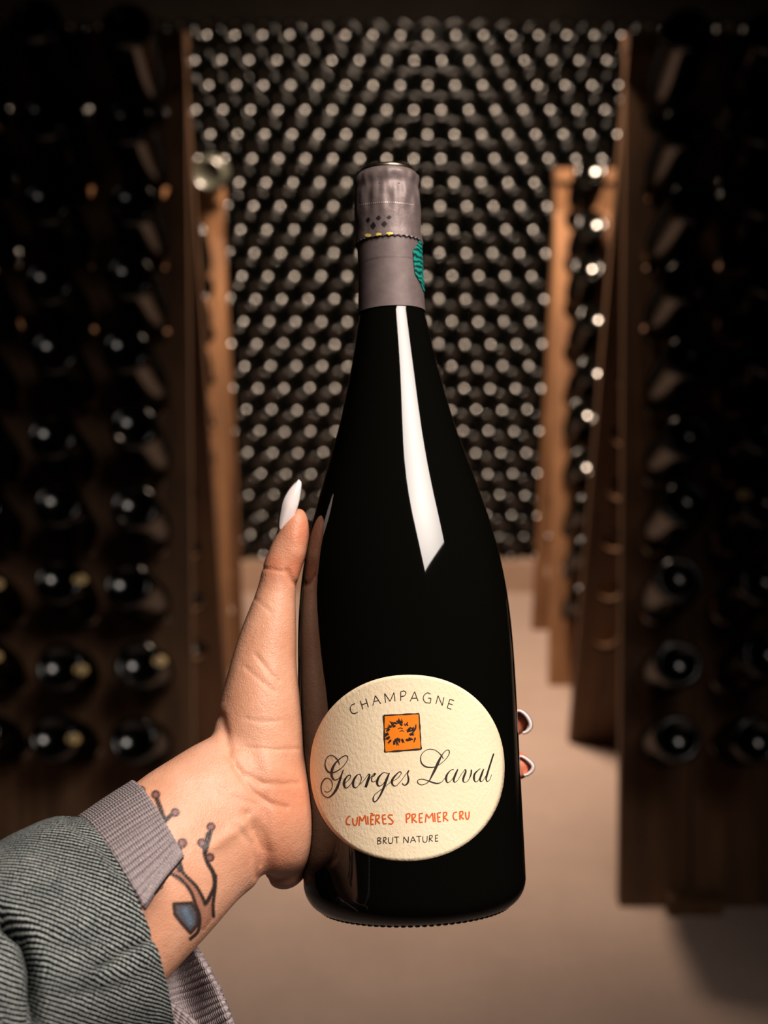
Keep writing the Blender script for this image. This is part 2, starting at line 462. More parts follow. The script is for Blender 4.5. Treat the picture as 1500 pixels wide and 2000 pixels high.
def mat_held_glass():
    k = NT('black_green_glass')
    k.b.inputs['Base Color'].default_value = (0.0025, 0.0024, 0.0018, 1)
    k.b.inputs['Roughness'].default_value = 0.035
    k.b.inputs['IOR'].default_value = 1.52
    tc = k.n('ShaderNodeTexCoord'); a = k.noise(55, 2, 0.5, tc.outputs['Object'])
    bp = k.bump(a.outputs[0], 0.02, 0.001); k.l(bp.outputs[0], k.b.inputs['Normal'])
    return k.m
def mat_foil(name, rough, bumpiness):
    k = NT(name); tc = k.n('ShaderNodeTexCoord')
    a = k.noise(160, 3, 0.6, tc.outputs['Object']); b = k.noise(3000, 2, 0.5, tc.outputs['Object'])
    r = k.ramp(a.outputs[0], [(0.3, lin(104, 91, 90)), (0.7, lin(122, 107, 105))]); k.l(r.outputs[0], k.b.inputs['Base Color'])
    k.b.inputs['Metallic'].default_value = 0.35; k.b.inputs['Roughness'].default_value = rough
    b1 = k.bump(a.outputs[0], bumpiness, 0.001); b2 = k.bump(b.outputs[0], 0.15, 0.0002, b1)
    k.l(b2.outputs[0], k.b.inputs['Normal'])
    return k.m
def mat_paper():
    k = NT('laid_label_paper'); tc = k.n('ShaderNodeTexCoord')
    mp = k.n('ShaderNodeMapping'); mp.inputs['Scale'].default_value = (1, 1, 0.7); k.l(tc.outputs['Object'], mp.inputs[0])
    a = k.noise(900, 3, 0.6, mp.outputs[0]); c = k.noise(40, 2, 0.5, tc.outputs['Object'])
    r = k.ramp(c.outputs[0], [(0.3, lin(246, 226, 190)), (0.7, lin(250, 232, 200))]); k.l(r.outputs[0], k.b.inputs['Base Color'])
    k.b.inputs['Roughness'].default_value = 0.75; k.b.inputs['Specular IOR Level'].default_value = 0.25
    bp = k.bump(a.outputs[0], 0.55, 0.0004); k.l(bp.outputs[0], k.b.inputs['Normal'])
    return k.m
M_GLASS, M_FOIL, M_HOOD, M_PAPER = mat_held_glass(), mat_foil('satin_taupe_foil', 0.60, 0.06), mat_foil('creased_taupe_foil', 0.50, 0.3), mat_paper()
M_INK = simple('black_ink', lin(38, 28, 26), 0.6)
M_ORANGE_INK = simple('orange_red_ink', lin(226, 96, 28), 0.6)
M_ORANGE = simple('orange_print', lin(250, 134, 8), 0.6)
M_GOLD = simple('gold_foil', (0.85, 0.66, 0.14, 1), 0.35, 0.25)
M_HOLE = simple('dark_punch', (0.004, 0.003, 0.003, 1), 0.6)
M_PERF = simple('bare_foil_dots', lin(190, 176, 170), 0.4, 0.4)
M_CAPPLATE = simple('metal_cap_plate', (0.30, 0.24, 0.17, 1), 0.3, 1.0)

bottle = empty('champagne_bottle')
bottle.matrix_world = Matrix.Translation(Vector(B0)) @ Matrix(BM.tolist()).to_4x4()
tag(bottle, 'black champagne bottle with cream oval label and taupe foil held up by a hand', 'bottle')
# finer silhouette
gp = np.array(glass[15:-3]); fine = catmull(gp, 4)
glass_prof = glass[:15] + [tuple(q) for q in fine] + glass[-3:]
v, f = lathe(glass_prof, 128)
build('glass_body', v, [tuple(reversed(q)) for q in f], M_GLASS, bottle)
# knurled bearing ring of the base
v, f = [], []
for i in range(88):
    a = 2 * math.pi * i / 88; c = np.array([0.0362 * math.cos(a), 0.0362 * math.sin(a), 0.0003])
    n0 = len(v)
    er = np.array([math.cos(a), math.sin(a), 0]); et = np.array([-math.sin(a), math.cos(a), 0]); ez = np.array([0, 0, -1])
    for lat in range(4):
        th = lat / 3 * math.pi / 2
        for q in range(8):
            ph = q / 8 * 2 * math.pi
            v.append(c + (er * 0.0024 * math.cos(ph) + et * 0.0013 * math.sin(ph)) * math.cos(th) + ez * 0.0007 * math.sin(th))
    for lat in range(3):
        for q in range(8):
            f.append((n0 + lat * 8 + q, n0 + lat * 8 + (q + 1) % 8, n0 + lat * 8 + 8 + (q + 1) % 8, n0 + lat * 8 + 8 + q))
o = build('knurled_base', v, f, M_GLASS, bottle); o['kind'] = 'stuff'
# foil: lower collar and creased hood
v, f = lathe([tuple(q) for q in catmull(np.array(cap_prof), 5)], 96)
build('foil_collar', v, [tuple(reversed(q)) for q in f], M_FOIL, bottle)
hp = catmull(np.array(hood_prof), 7); seg = 144
v, f = lathe([tuple(q) for q in hp], seg)
v = np.array(v, float); nr = len(hp)
for i in range(nr):
    s = hp[i][1]; tt = np.clip((s - S_RIM) / (LEN - S_RIM), 0, 1)
    for j in range(seg):
        a = 2 * math.pi * j / seg; q = v[i * seg + j]
        n1 = mnoise.noise(Vector((math.cos(a) * 1.6, math.sin(a) * 1.6, s * 60)))
        n2 = mnoise.noise(Vector((math.cos(a) * 4.5 + 7, math.sin(a) * 4.5, s * 110)))
        k = 0.00085 * n1 + 0.00075 * n2
        k *= (0.25 + 0.75 * min(1, max(0, (tt - .25) / .3))) if tt < 0.85 else (1 - tt) / 0.15
        k -= 0.0005 * math.exp(-((s - bottle_s_fast(372)) / 0.0022) ** 2)
        if i < 3: k += 0.0003 * math.sin(a * 36) * (1 - i / 3)
        r = math.hypot(q[0], q[1]); q[0] *= (r + k) / r; q[1] *= (r + k) / r
        if i < 2: q[2] += 0.0006 * abs(math.sin(a * 18))
hood = build('foil_hood', v, [tuple(reversed(q)) for q in f], M_HOOD, bottle)
hv_, hf_ = v, f
v, f = lathe([(0.0108, LEN - 0.001), (0.0116, LEN + 0.0001), (0.0112, LEN + 0.0012), (0.0095, LEN + 0.0020), (0.006, LEN + 0.0022), (0, LEN + 0.0016)], 64)
build('cap_plate', v, [tuple(reversed(q)) for q in f], M_CAPPLATE, bottle)

from mathutils.bvhtree import BVHTree
_hb = BVHTree.FromPolygons([tuple(q) for q in hv_], [tuple(reversed(q)) for q in hf_])
def hood_hit(u, v_, off):
    o_ = to_local(CAM); d_ = (P(u, v_, 1.0) - CAM) @ BM
    loc, nn_, idx, dist = _hb.ray_cast(Vector(o_), Vector(d_))
    if loc is None: return hit(u, v_, off, 'hood0')
    return np.array(loc) - np.array(d_) / np.linalg.norm(d_) * off
# -------- surface decals built as thin geometry on the bottle
def ribbon(strokes, off, which='body', sub=5):
    """strokes: lists of (u, v, width px); returns one mesh of ribbons lying on the bottle"""
    V, Fq = [], []
    for st in strokes:
        st = np.array(st, float)
        if len(st) > 2: st = catmull(st, sub)
        elif len(st) == 2: st = np.array([st[0] + (st[1] - st[0]) * t for t in np.linspace(0, 1, 4)])
        tan = np.gradient(st[:, :2], axis=0); ln = np.linalg.norm(tan, axis=1); ln[ln == 0] = 1; tan /= ln[:, None]
        nn = np.stack([-tan[:, 1], tan[:, 0]], 1)
        n0 = len(V)
        for p, t_, n_ in zip(st, tan, nn):
            h = max(p[2], 0.6) / 2
            V.append(hit(p[0] + n_[0] * h, p[1] + n_[1] * h, off, which)); V.append(hit(p[0] - n_[0] * h, p[1] - n_[1] * h, off, which))
        # round ends
        for i in range(len(st) - 1):
            a = n0 + 2 * i; Fq.append((a, a + 1, a + 3, a + 2))
    return V, Fq
def patch(outline, off, which='body', rings=5):
    """filled patch from a picture outline, polar grid on the bottle's surface"""
    ol = np.array(outline, float); c = ol.mean(0); n = len(ol)
    V = [hit(c[0], c[1], off, which)]; Fq = []
    for k in range(1, rings + 1):
        for p in ol: 
            q = c + (p - c) * k / rings; V.append(hit(q[0], q[1], off, which))
    for i in range(n): Fq.append((0, 1 + i, 1 + (i + 1) % n))
    for k in range(rings - 1):
        for i in range(n):
            a = 1 + k * n; Fq.append((a + i, a + n + i, a + n + (i + 1) % n, a + (i + 1) % n))
    return V, Fq
def oriented(o):
    bm = bmesh.new(); bm.from_mesh(o.data)
    for fc in bm.faces:
        c = fc.calc_center_median()
        if fc.normal.x * c.x + fc.normal.y * c.y < 0: fc.normal_flip()
    bm.to_mesh(o.data); bm.free()
    return o
# label outline: flattened oval
ol = []
for i in range(120):
    a = 2 * math.pi * i / 120; c, s = math.cos(a), math.sin(a)
    e = 2 / 2.12
    x = math.copysign(abs(c) ** e, c) * 190; y = math.copysign(abs(s) ** e, s) * 182
    ol.append((795.5 + x + y * -0.022, 1500 + y + x * 0.030 * (1 - abs(y) / 182)))
V, Fq = patch(ol, 0.00018, rings=26)
label = oriented(build('front_label', V, Fq, M_PAPER, bottle)); label['label'] = 'cream oval paper label with black script and orange emblem'
sol = label.modifiers.new('thickness', 'SOLIDIFY'); sol.thickness = 0.00015; sol.offset = -1
Z1 = lambda pts: [(600 + x / 6.818, 1450 + y / 6.818, w / 6.818) for x, y, w in pts]
Z2 = lambda pts: [(790 + x / 7.143, 1450 + y / 7.143, w / 7.143) for x, y, w in pts]
def Z3(pts, wd): return [(660 + x / 5.357, 1570 + y / 5.357, wd / 5.357) for x, y in pts]
def Z4(pts, wd): return [(670 + x / 6.25, 1330 + y / 6.25, wd / 6.25) for x, y in pts]
script = [Z1(q) for q in [
 [(433,298,8),(410,245,14),(370,195,12),(315,172,12),(265,200,10),(238,270,12),(245,340,18),(280,390,22),(325,403,20),(380,390,14),(450,345,10),(510,280,9),(542,210,10),(525,178,12),(480,185,12),(420,230,14),(365,290,24),(332,360,34),(325,430,32),(345,485,22),(375,500,12),(420,480,10),(460,430,10)],
 [(483,362,12),(455,440,22),(430,520,30),(395,610,34),(350,680,26),(290,730,16),(235,720,12),(195,670,12),(183,600,14),(200,530,16),(240,482,16),(285,480,12),(325,520,12),(335,580,10),(310,640,8),(265,662,10),(230,645,10)],
 [(485,560,10),(530,520,8),(575,470,10),(575,438,12),(545,440,12),(500,500,28),(490,560,30),(510,605,16),(550,590,9),(600,530,8)],
 [(715,430,10),(680,425,10),(640,465,24),(612,530,32),(620,590,22),(655,600,9),(700,550,9),(722,480,12),(705,430,9)],
 [(705,555,7),(760,500,7),(810,430,8),(832,418,14)],
 [(835,420,20),(815,490,34),(780,595,34)],
 [(800,540,8),(850,460,8),(890,415,10),(905,420,22),(885,445,16),(865,460,14),(860,510,14),(885,525,8),(930,500,7)],
 [(1075,415,8),(1020,400,9),(960,455,24),(932,520,32),(945,575,20),(990,570,9),(1040,510,9),(1085,415,12)],
 [(1095,405,16),(1055,500,32),(1020,600,30),(975,700,22),(920,780,14),(885,785,14),(880,740,16),(905,690,9),(970,640,8),(1060,570,8),(1130,510,8)],
 [(1130,520,8),(1200,480,8),(1250,420,10),(1245,393,12),(1215,400,14),(1150,470,26),(1128,520,30),(1145,570,18),(1190,575,9),(1260,500,8)],
 [(1260,500,8),(1310,430,8),(1355,372,14),(1338,420,16),(1350,490,24),(1335,545,24),(1295,570,12),(1265,545,16)]]]
script += [Z2(q) for q in [
 [(545,230,8),(520,190,14),(470,135,10),(400,98,9),(320,100,9),(250,150,10),(225,220,14),(240,290,18),(290,335,20),(360,348,16),(430,340,14),(500,300,9),(570,240,9),(620,170,12),(625,120,14),(600,105,10),(560,130,10),(515,190,18),(475,270,36),(430,370,36),(385,460,26),(345,535,14),(300,575,10),(230,592,10),(185,560,14),(190,525,10),(250,512,10),(330,535,14),(400,560,20),(460,572,18),(520,550,9),(570,490,8)],
 [(690,380,10),(650,385,10),(600,440,24),(580,500,32),(595,555,18),(630,550,9),(690,480,9),(735,390,10)],
 [(745,375,18),(710,450,30),(688,520,28),(700,555,14),(740,530,8),(790,450,8),(845,380,8)],
 [(835,385,10),(852,380,14),(855,410,24),(825,490,30),(820,540,20),(845,557,9),(890,530,9),(930,450,14),(935,380,22)],
 [(910,495,16),(928,440,18),(936,380,20)],
 [(1060,365,10),(1030,385,12),(980,440,26),(970,500,28),(985,545,14),(1020,540,9),(1070,460,9),(1100,380,12)],
 [(1105,370,18),(1075,450,28),(1055,510,26),(1065,545,14),(1100,525,8),(1150,440,8)],
 [(1245,155,20),(1215,250,22),(1180,360,24),(1150,460,26),(1140,510,22),(1155,545,12),(1190,520,8),(1215,450,8)]]]
V, Fq = ribbon(script, 0.00026)
oriented(build('script_lettering', V, Fq, M_INK, label))['label'] = 'black script words Georges Laval'
champagne = [[(148,275),(105,295),(88,335),(105,385),(140,397),(180,380)], [(210,240),(245,345)], [(278,215),(310,320)], [(228,290),(294,268)],
 [(365,298),(395,178)], [(395,178),(462,278)], [(378,250),(438,238)], [(520,265),(508,152)], [(508,152),(575,248)], [(575,248),(622,140)], [(622,140),(635,248)],
 [(705,240),(705,128)], [(705,130),(745,122),(768,145),(750,180),(706,190)], [(820,248),(875,130)], [(875,130),(915,245)], [(838,212),(900,208)],
 [(1070,160),(1030,145),(990,175),(980,215),(1005,260),(1065,270)], [(1065,270),(1075,212)], [(1075,212),(1040,208)],
 [(1135,280),(1160,178)], [(1160,178),(1212,300)], [(1212,300),(1232,198)], [(1305,222),(1355,240)], [(1305,222),(1272,328)], [(1272,328),(1322,345)], [(1290,275),(1340,290)]]
brut = [[(415,422),(418,355)], [(418,355),(440,355),(446,370),(420,385)], [(420,385),(448,392),(448,412),(415,421)], [(475,418),(478,352)], [(478,352),(500,352),(505,370),(480,385)], [(480,385),(510,415)],
 [(530,350),(530,395),(548,415),(572,400),(575,348)], [(590,348),(638,345)], [(614,347),(618,412)], [(688,410),(690,345)], [(690,345),(735,408)], [(735,408),(738,342)],
 [(758,408),(785,342)], [(785,342),(815,402)], [(768,385),(805,383)], [(822,340),(872,338)], [(848,339),(852,402)], [(888,338),(890,385),(905,402),(930,390),(935,335)],
 [(955,398),(958,332)], [(958,332),(985,332),(985,352),(960,365)], [(960,365),(992,393)], [(1020,392),(1022,328)], [(1022,328),(1050,326)], [(1022,360),(1046,358)], [(1020,392),(1050,389)]]
V, Fq = ribbon([Z4(q, 10) for q in champagne] , 0.00026)
oriented(build('arched_lettering', V, Fq, M_INK, label))['label'] = 'black arched word CHAMPAGNE'
V, Fq = ribbon([Z3(q, 8) for q in brut], 0.00026)
oriented(build('plain_lettering', V, Fq, M_INK, label))['label'] = 'black capitals BRUT NATURE'
cum = [[(130,125),(105,140),(88,175),(95,210),(130,218)], [(155,150),(160,205),(180,225),(198,205),(205,135)], [(222,228),(228,130)], [(228,130),(255,180)], [(255,180),(285,118)], [(285,118),(300,215)],
 [(312,130),(318,215)], [(345,120),(345,215)], [(345,122),(385,115)], [(345,165),(375,162)], [(345,215),(375,212)], [(340,98),(368,104)], [(395,215),(398,115)], [(398,118),(430,120),(428,150),(400,165)], [(400,165),(440,208)],
 [(465,120),(475,208)], [(465,120),(500,112)], [(468,160),(505,156)], [(475,208),(510,205)], [(575,118),(540,115),(528,135),(560,165),(578,190),(560,210),(528,205)],
 [(715,105),(718,200)], [(715,110),(745,102),(755,125),(740,150),(718,158)], [(778,200),(775,108)], [(775,110),(808,108),(808,135),(780,155)], [(780,155),(828,195)],
 [(850,105),(855,195)], [(850,105),(890,98)], [(852,148),(885,145)], [(855,195),(888,190)], [(915,195),(925,105)], [(925,105),(955,150)], [(955,150),(990,95)], [(990,95),(1000,190)], [(1012,95),(1018,190)],
 [(1042,95),(1048,188)], [(1042,98),(1078,90)], [(1045,140),(1072,138)], [(1048,188),(1080,185)], [(1105,185),(1105,88)], [(1105,90),(1135,90),(1135,118),(1108,138)], [(1108,138),(1155,178)],
 [(1245,85),(1215,95),(1205,130),(1220,165),(1250,165)], [(1278,168),(1275,80)], [(1275,82),(1305,82),(1305,110),(1280,128)], [(1280,128),(1318,160)], [(1335,85),(1340,140),(1355,162),(1370,140),(1375,80)]]
V, Fq = ribbon([Z3(q, 14) for q in cum], 0.00026)
oriented(build('handwritten_lettering', V, Fq, M_ORANGE_INK, label))['label'] = 'orange handwritten capitals CUMIERES PREMIER CRU'
cs = [(497,420),(928,398),(955,832),(510,868)]
sq = []
for i in range(4):
    a, b_ = np.array(cs[i], float), np.array(cs[(i + 1) % 4], float)
    sq += [tuple(np.array([670, 1330]) + (a + (b_ - a) * t) / 6.25) for t in np.linspace(0, 1, 8)[:-1]]
V, Fq = patch(sq, 0.00023, rings=6)
emblem = oriented(build('emblem', V, Fq, M_ORANGE, label, False)); emblem['label'] = 'orange square with a black sketched bristly animal'
em = []
for i in range(4):
    a, b_ = np.array(cs[i], float), np.array(cs[(i + 1) % 4], float)
    em.append([tuple(a + (b_ - a) * t) + (random.uniform(5, 13),) for t in np.linspace(0, 1, 9)])
rng = random.Random(11)
body = [(565,590),(590,560),(615,535),(650,520),(690,515),(720,520),(560,640),(565,680),(580,715),(640,720),(680,705),(720,712),(760,712),(800,705),(820,650),(800,600),(790,620),(835,600),(650,735),(620,740)]
for (x, y) in body:
    dx, dy = x - 690, y - 625; L_ = math.hypot(dx, dy) or 1
    for k in range(4):
        a = math.atan2(dy, dx) + rng.uniform(-.5, .5) - 0.5; l_ = rng.uniform(30, 60)
        sx, sy = x + rng.uniform(-10, 10), y + rng.uniform(-10, 10)
        em.append([(sx, sy, rng.uniform(5, 10)), (sx + math.cos(a) * l_ / 2 + 2, sy + math.sin(a) * l_ / 2, rng.uniform(6, 11)), (sx + math.cos(a) * l_, sy + math.sin(a) * l_, 2)])
em += [[(660,515,6),(690,510,12),(720,545,14)], [(790,500,5),(780,525,9),(795,550,6)], [(750,520,5),(762,545,7),(775,520,5)], [(890,530,6),(885,580,10),(860,620,8),(830,645,10)],
       [(880,690,8),(875,715,9),(865,750,5)], [(880,690,6),(888,715,4)], [(820,560,5),(840,580,8),(870,560,5)], [(670,585,4),(700,572,5),(730,585,4)], [(690,615,4),(720,605,5),(745,618,4)], [(620,540,22),(625,565,18)], [(650,700,26),(665,730,18)], [(790,590,18),(800,620,14)], [(820,640,16),(830,665,12)]]
V, Fq = ribbon([[(670 + x / 6.25, 1330 + y / 6.25, w_ * 1.9 / 6.25) for x, y, w_ in q] for q in em], 0.00029, sub=3)
o = oriented(build('emblem_sketch', V, Fq, M_INK, label))
o['label'] = 'black sketch strokes and border'
# foil details
Z5 = lambda x, y: (640 + x / 5.555, 280 + y / 5.555)
def dia(x, y, wx, hy): return [Z5(x - wx, y), Z5(x - wx * .45, y - hy * .55), Z5(x, y - hy), Z5(x + wx * .5, y - hy * .5), Z5(x + wx, y), Z5(x + wx * .5, y + hy * .5), Z5(x, y + hy), Z5(x - wx * .5, y + hy * .5)]
for (x, y, a_, b_) in [(440, 828, 19, 26), (552, 806, 22, 22), (668, 800, 22, 18), (495, 890, 24, 34), (615, 873, 25, 28)]:
    V, Fq = patch(dia(x, y, a_ * 1.3, b_ * 1.25), 0.0002, 'hood', 2)
    oriented(build('diamond_punch', V, Fq, M_HOLE, hood, False))
for (x, y, a_, b_) in [(438, 997, 36, 18), (553, 988, 32, 18), (672, 975, 38, 14), (676, 1003, 26, 16)]:
    V, Fq = patch([Z5(x + a_ * math.cos(t), y + b_ * math.sin(t)) for t in np.linspace(0, 2 * math.pi, 13)[:-1]], 0.0003, 'hood', 2)
    oriented(build('gold_dot', V, Fq, M_GOLD, hood))
V, Fq = [], []
for i in range(28):
    x = 345 + i * 21.5; y = 668 - 32 * math.sin((i / 28) * math.pi) + (i % 3)
    a, b_ = patch([Z5(x + 6.5 * math.cos(t), y + 8 * math.sin(t)) for t in np.linspace(0, 2 * math.pi, 9)[:-1]], 0.00015, 'hood', 1)
    n0 = len(V); V += a; Fq += [tuple(k + n0 for k in q) for q in b_]
oriented(build('perforation_line', V, Fq, M_PERF, hood))['kind'] = 'stuff'
# ridge printed round the collar
V, Fq = [], []
for i in range(110):
    ph = -math.pi / 2 + (i - 55) / 55 * 1.5; s = bottle_s_fast(517)
    c = np.array([math.cos(ph), math.sin(ph), 0]); t = np.array([-math.sin(ph), math.cos(ph), 0]); z = np.array([0, 0, 1])
    b0 = c * (radius_at(s, 'cap') + 0.00012) + z * s; n0 = len(V)
    V += [b0 - t * 0.00018 - z * 0.0004, b0 - t * 0.00002 - z * 0.0004, b0 + t * 0.00022 + z * 0.0004, b0 + t * 0.00006 + z * 0.0004]; Fq.append((n0, n0 + 1, n0 + 2, n0 + 3))
o = oriented(build('pressed_line', V, Fq, M_HOOD, bottle, False)); o['kind'] = 'stuff'
# tax seal strip down the side of the collar
k = NT('turquoise_seal_print'); tc = k.n('ShaderNodeTexCoord')
wv = k.n('ShaderNodeTexWave', wave_type='RINGS'); wv.inputs['Scale'].default_value = 140; wv.inputs['Distortion'].default_value = 9; wv.inputs['Detail'].default_value = 3
k.l(tc.outputs['Object'], wv.inputs[0])
r = k.ramp(wv.outputs[1], [(0.30, lin(10, 44, 42)), (0.45, lin(8, 122, 110)), (1.0, lin(16, 148, 134))]); k.l(r.outputs[0], k.b.inputs['Base Color'])
k.b.inputs['Roughness'].default_value = 0.5
V, Fq = [], []
s0, s1 = bottle_s_fast(574), bottle_s_fast(478)
for i in range(25):
    t = i / 24; s = s0 + (s1 - s0) * t
    w_ = 0.62 * min(1, 0.30 + 2.6 * min(t, 1 - t))
    for j in range(13):
        ph = 0.30 - w_ * 0.62 + (w_ * 1.6) * j / 12 - (0.5 - t) * 0.1
        ph = -ph + 0.12
        r_ = radius_at(s, 'cap') + 0.00045
        V.append((r_ * math.cos(ph), r_ * math.sin(ph), s))
for i in range(24):
    for j in range(12): Fq.append((i * 13 + j, i * 13 + j + 1, i * 13 + 14 + j, i * 13 + 13 + j))
oriented(build('tax_seal', V, Fq, k.m, bottle))['label'] = 'turquoise printed seal on the foil collar'

# ------------------------------------------------------------------ the hand and forearm
person = empty('person', tuple(P(100, 1850, 0.42)))
tag(person, 'forearm and hand with white pointed nails, tattooed wrist, denim sleeve, holding the champagne bottle', 'person')
PINV = np.array(person.location)
parts_v, parts_f, _n = [], [], 0
def add_sweep(centers, a, b, hints, nseg=24, sub=5, power=2.0):
    """closed tube along centers with half sizes a (along hint) and b (across)"""
    global _n
    dat = np.hstack([np.asarray(centers, float), np.asarray(a, float)[:, None], np.asarray(b, float)[:, None], np.asarray(hints, float)])
    dat = catmull(dat, sub)
    C, A, B_, H = dat[:, :3], dat[:, 3], dat[:, 4], dat[:, 5:8]
    T = np.gradient(C, axis=0); T /= np.linalg.norm(T, axis=1)[:, None]
    V = []
    for c, aa, bb, h, t in zip(C, A, B_, H, T):
        e1 = h - t * (h @ t); e1 /= np.linalg.norm(e1); e2 = np.cross(t, e1)
        for k in range(nseg):
            th = 2 * math.pi * k / nseg; cc, ss = math.cos(th), math.sin(th)
            ex = 2 / power
            V.append(c + e1 * aa * math.copysign(abs(cc) ** ex, cc) + e2 * bb * math.copysign(abs(ss) ** ex, ss))
    n = len(C); fs = []
    for i in range(n - 1):
        for k in range(nseg):
            k2 = (k + 1) % nseg
            fs.append((i * nseg + k, i * nseg + k2, (i + 1) * nseg + k2, (i + 1) * nseg + k))
    # rounded ends
    for end, sgn, base in ((0, -1, 0), (n - 1, 1, (n - 1) * nseg)):
        tip = len(V); V.append(C[end] + T[end] * sgn * min(A[end], B_[end]) * 0.55)
        for k in range(nseg):
            k2 = (k + 1) % nseg
            fs.append((base + k2, base + k, tip) if end == 0 else (base + k, base + k2, tip))
    parts_v.append(np.array(V)); parts_f.extend([tuple(q + _n for q in fc) for fc in fs]); _n += len(V)
def img_dir(dx, dy): 
    h = RIGHT * dx - UP * dy; return h / np.linalg.norm(h)
def arm_d(d): return 0.52 - (0.52 - d) * 0.5 if d < 0.52 else d
def arm_shift(u_):
    dc = float(np.interp(u_, [-60, 118, 228, 306, 358, 405], [.370, .412, .438, .459, .476, .490])); return arm_d(dc) - dc
def px_sweep(st, **kw):
    """st: (u, v, depth, half width px, half depth m, dirx, diry) dir = direction across in the picture"""
    st = [(s[0], s[1], arm_d(s[2])) + tuple(s[3:]) for s in st]
    add_sweep([P(s[0], s[1], s[2]) for s in st], [s[3] * s[2] / F for s in st], [s[4] for s in st], [img_dir(s[5], s[6]) for s in st], **kw)
# thumb with its ball
px_sweep([(589, 996, .538, 11, .0035, 1, .1), (584, 1006, .538, 20, .0058, 1, .1), (577, 1026, .538, 29, .0075, 1, .15), (570, 1054, .538, 34, .0083, 1, .2), (560, 1084, .537, 37, .0085, 1, .25), (549, 1115, .536, 38, .0085, 1, .25),
          (541, 1150, .535, 38, .0086, 1, .22), (534, 1190, .533, 46, .0093, 1, .2), (525, 1240, .531, 56, .0108, 1, .2), (516, 1295, .529, 65, .0125, 1, .18), (511, 1350, .527, 74, .0142, 1, .15), (506, 1410, .525, 84, .0155, 1, .2), (500, 1470, .523, 92, .0165, 1, .3),
          (492, 1540, .520, 95, .0165, 1, .4), (480, 1600, .517, 92, .016, 1, .5)])
# heel of the hand and palm wrapping behind the bottle
px_sweep([(470, 1560, .507, 145, .0185, .42, .9), (515, 1555, .522, 150, .0185, .30, .95), (555, 1560, .540, 150, .0175, .18, .98), (592, 1565, .562, 146, .0150, .1, 1), (640, 1550, .590, 150, .0130, .05, 1), (700, 1520, .608, 165, .0120, .02, 1), (775, 1490, .616, 165, .0105, 0, 1), (830, 1470, .616, 150, .009, 0, 1)], power=2.3)
# heel bulge at the foot of the palm
px_sweep([(560, 1540, .533, 60, .013, 1, 0), (556, 1600, .534, 62, .0145, 1, 0), (553, 1655, .535, 58, .0145, 1, 0), (556, 1700, .537, 46, .0115, 1, 0), (558, 1722, .538, 28, .007, 1, 0)])
# wrist and forearm coming towards the photographer
px_sweep([(508, 1548, .520, 140, .0175, .36, .93), (450, 1584, .503, 148, .0185, .42, .91), (405, 1614, .490, 150, .0195, .50, .87), (358, 1650, .476, 154, .0205, .57, .82), (306, 1706, .459, 156, .0220, .60, .80), (228, 1780, .438, 164, .0240, .60, .80), (118, 1880, .412, 180, .026, .60, .80), (-60, 2000, .370, 240, .033, .6, .8)])
# fingers round the back of the bottle
def finger(v_px, tip_deg, slope, rad, start=-35):
    cs, aa, bb, hh = [], [], [], []
    s_tip = bottle_s_fast(v_px)
    degs = np.linspace(start, tip_deg, 8)
    for i, dg in enumerate(degs):
        t = i / 7; ph = math.radians(dg)
        r_ = Rb + rad * (0.95 if t > .8 else 1.05) + (0.002 if .45 < t < .6 else 0)
        R_ = rad * (1.12 - 0.22 * t); 
        if i == 7: R_ *= 0.88
        cs.append(to_world(np.array([r_ * math.sin(ph), r_ * math.cos(ph), s_tip - slope * (1 - t)])))
        aa.append(R_); bb.append(R_); hh.append(to_world(np.array([math.sin(ph), math.cos(ph), 0])) - B0)
    add_sweep(cs, aa, bb, hh, nseg=18)
finger(1318, 44, .012, .0078); finger(1424, 65, .016, .0076); finger(1514, 66, .018, .0074); finger(1580, 38, .018, .0066)

me = bpy.data.meshes.new('hand_src')
me.from_pydata([tuple(p) for p in np.vstack(parts_v)], [], parts_f); me.update()
bm = bmesh.new(); bm.from_mesh(me); bmesh.ops.recalc_face_normals(bm, faces=bm.faces); bm.to_mesh(me); bm.free()
tmp = bpy.data.objects.new('hand_src', me); col.objects.link(tmp)
rm = tmp.modifiers.new('r', 'REMESH'); rm.mode = 'VOXEL'; rm.voxel_size = 0.0006; rm.adaptivity = 0
dg_ = bpy.context.evaluated_depsgraph_get(); ev = tmp.evaluated_get(dg_)
hm = bpy.data.meshes.new_from_object(ev)
bpy.data.objects.remove(tmp); bpy.data.meshes.remove(me)
hm.name = 'hand'
nv = len(hm.vertices); co = np.empty(nv * 3, np.float32); hm.vertices.foreach_get('co', co); co = co.reshape(-1, 3).astype(float)
ed = np.empty(len(hm.edges) * 2, np.int32); hm.edges.foreach_get('vertices', ed); ed = ed.reshape(-1, 2)
deg = np.bincount(ed.ravel(), minlength=nv).astype(float)[:, None]
def smooth_co(c, it, lam=0.6):
    for _ in range(it):
        acc = np.zeros_like(c)
        for k in range(3):
            acc[:, k] = np.bincount(ed[:, 0], c[ed[:, 1], k], nv) + np.bincount(ed[:, 1], c[ed[:, 0], k], nv)
        c = c + lam * (acc / deg - c)
    return c
def push_out(c):
    l = to_local(c); r = np.hypot(l[:, 0], l[:, 1]); R = np.interp(l[:, 2], gz, gr) + 0.0001
    m = (r < R) & (l[:, 2] > -0.01) & (l[:, 2] < 0.25)
    l[m, 0] *= R[m] / r[m]; l[m, 1] *= R[m] / r[m]
    return to_world(l)
co = smooth_co(co, 44)
co = push_out(co)
def normals(c):
    hm.vertices.foreach_set('co', c.astype(np.float32).ravel()); hm.update()
    n = np.empty(nv * 3, np.float32); hm.vertices.foreach_get('normal', n); return n.reshape(-1, 3).astype(float)
nrm = normals(co)
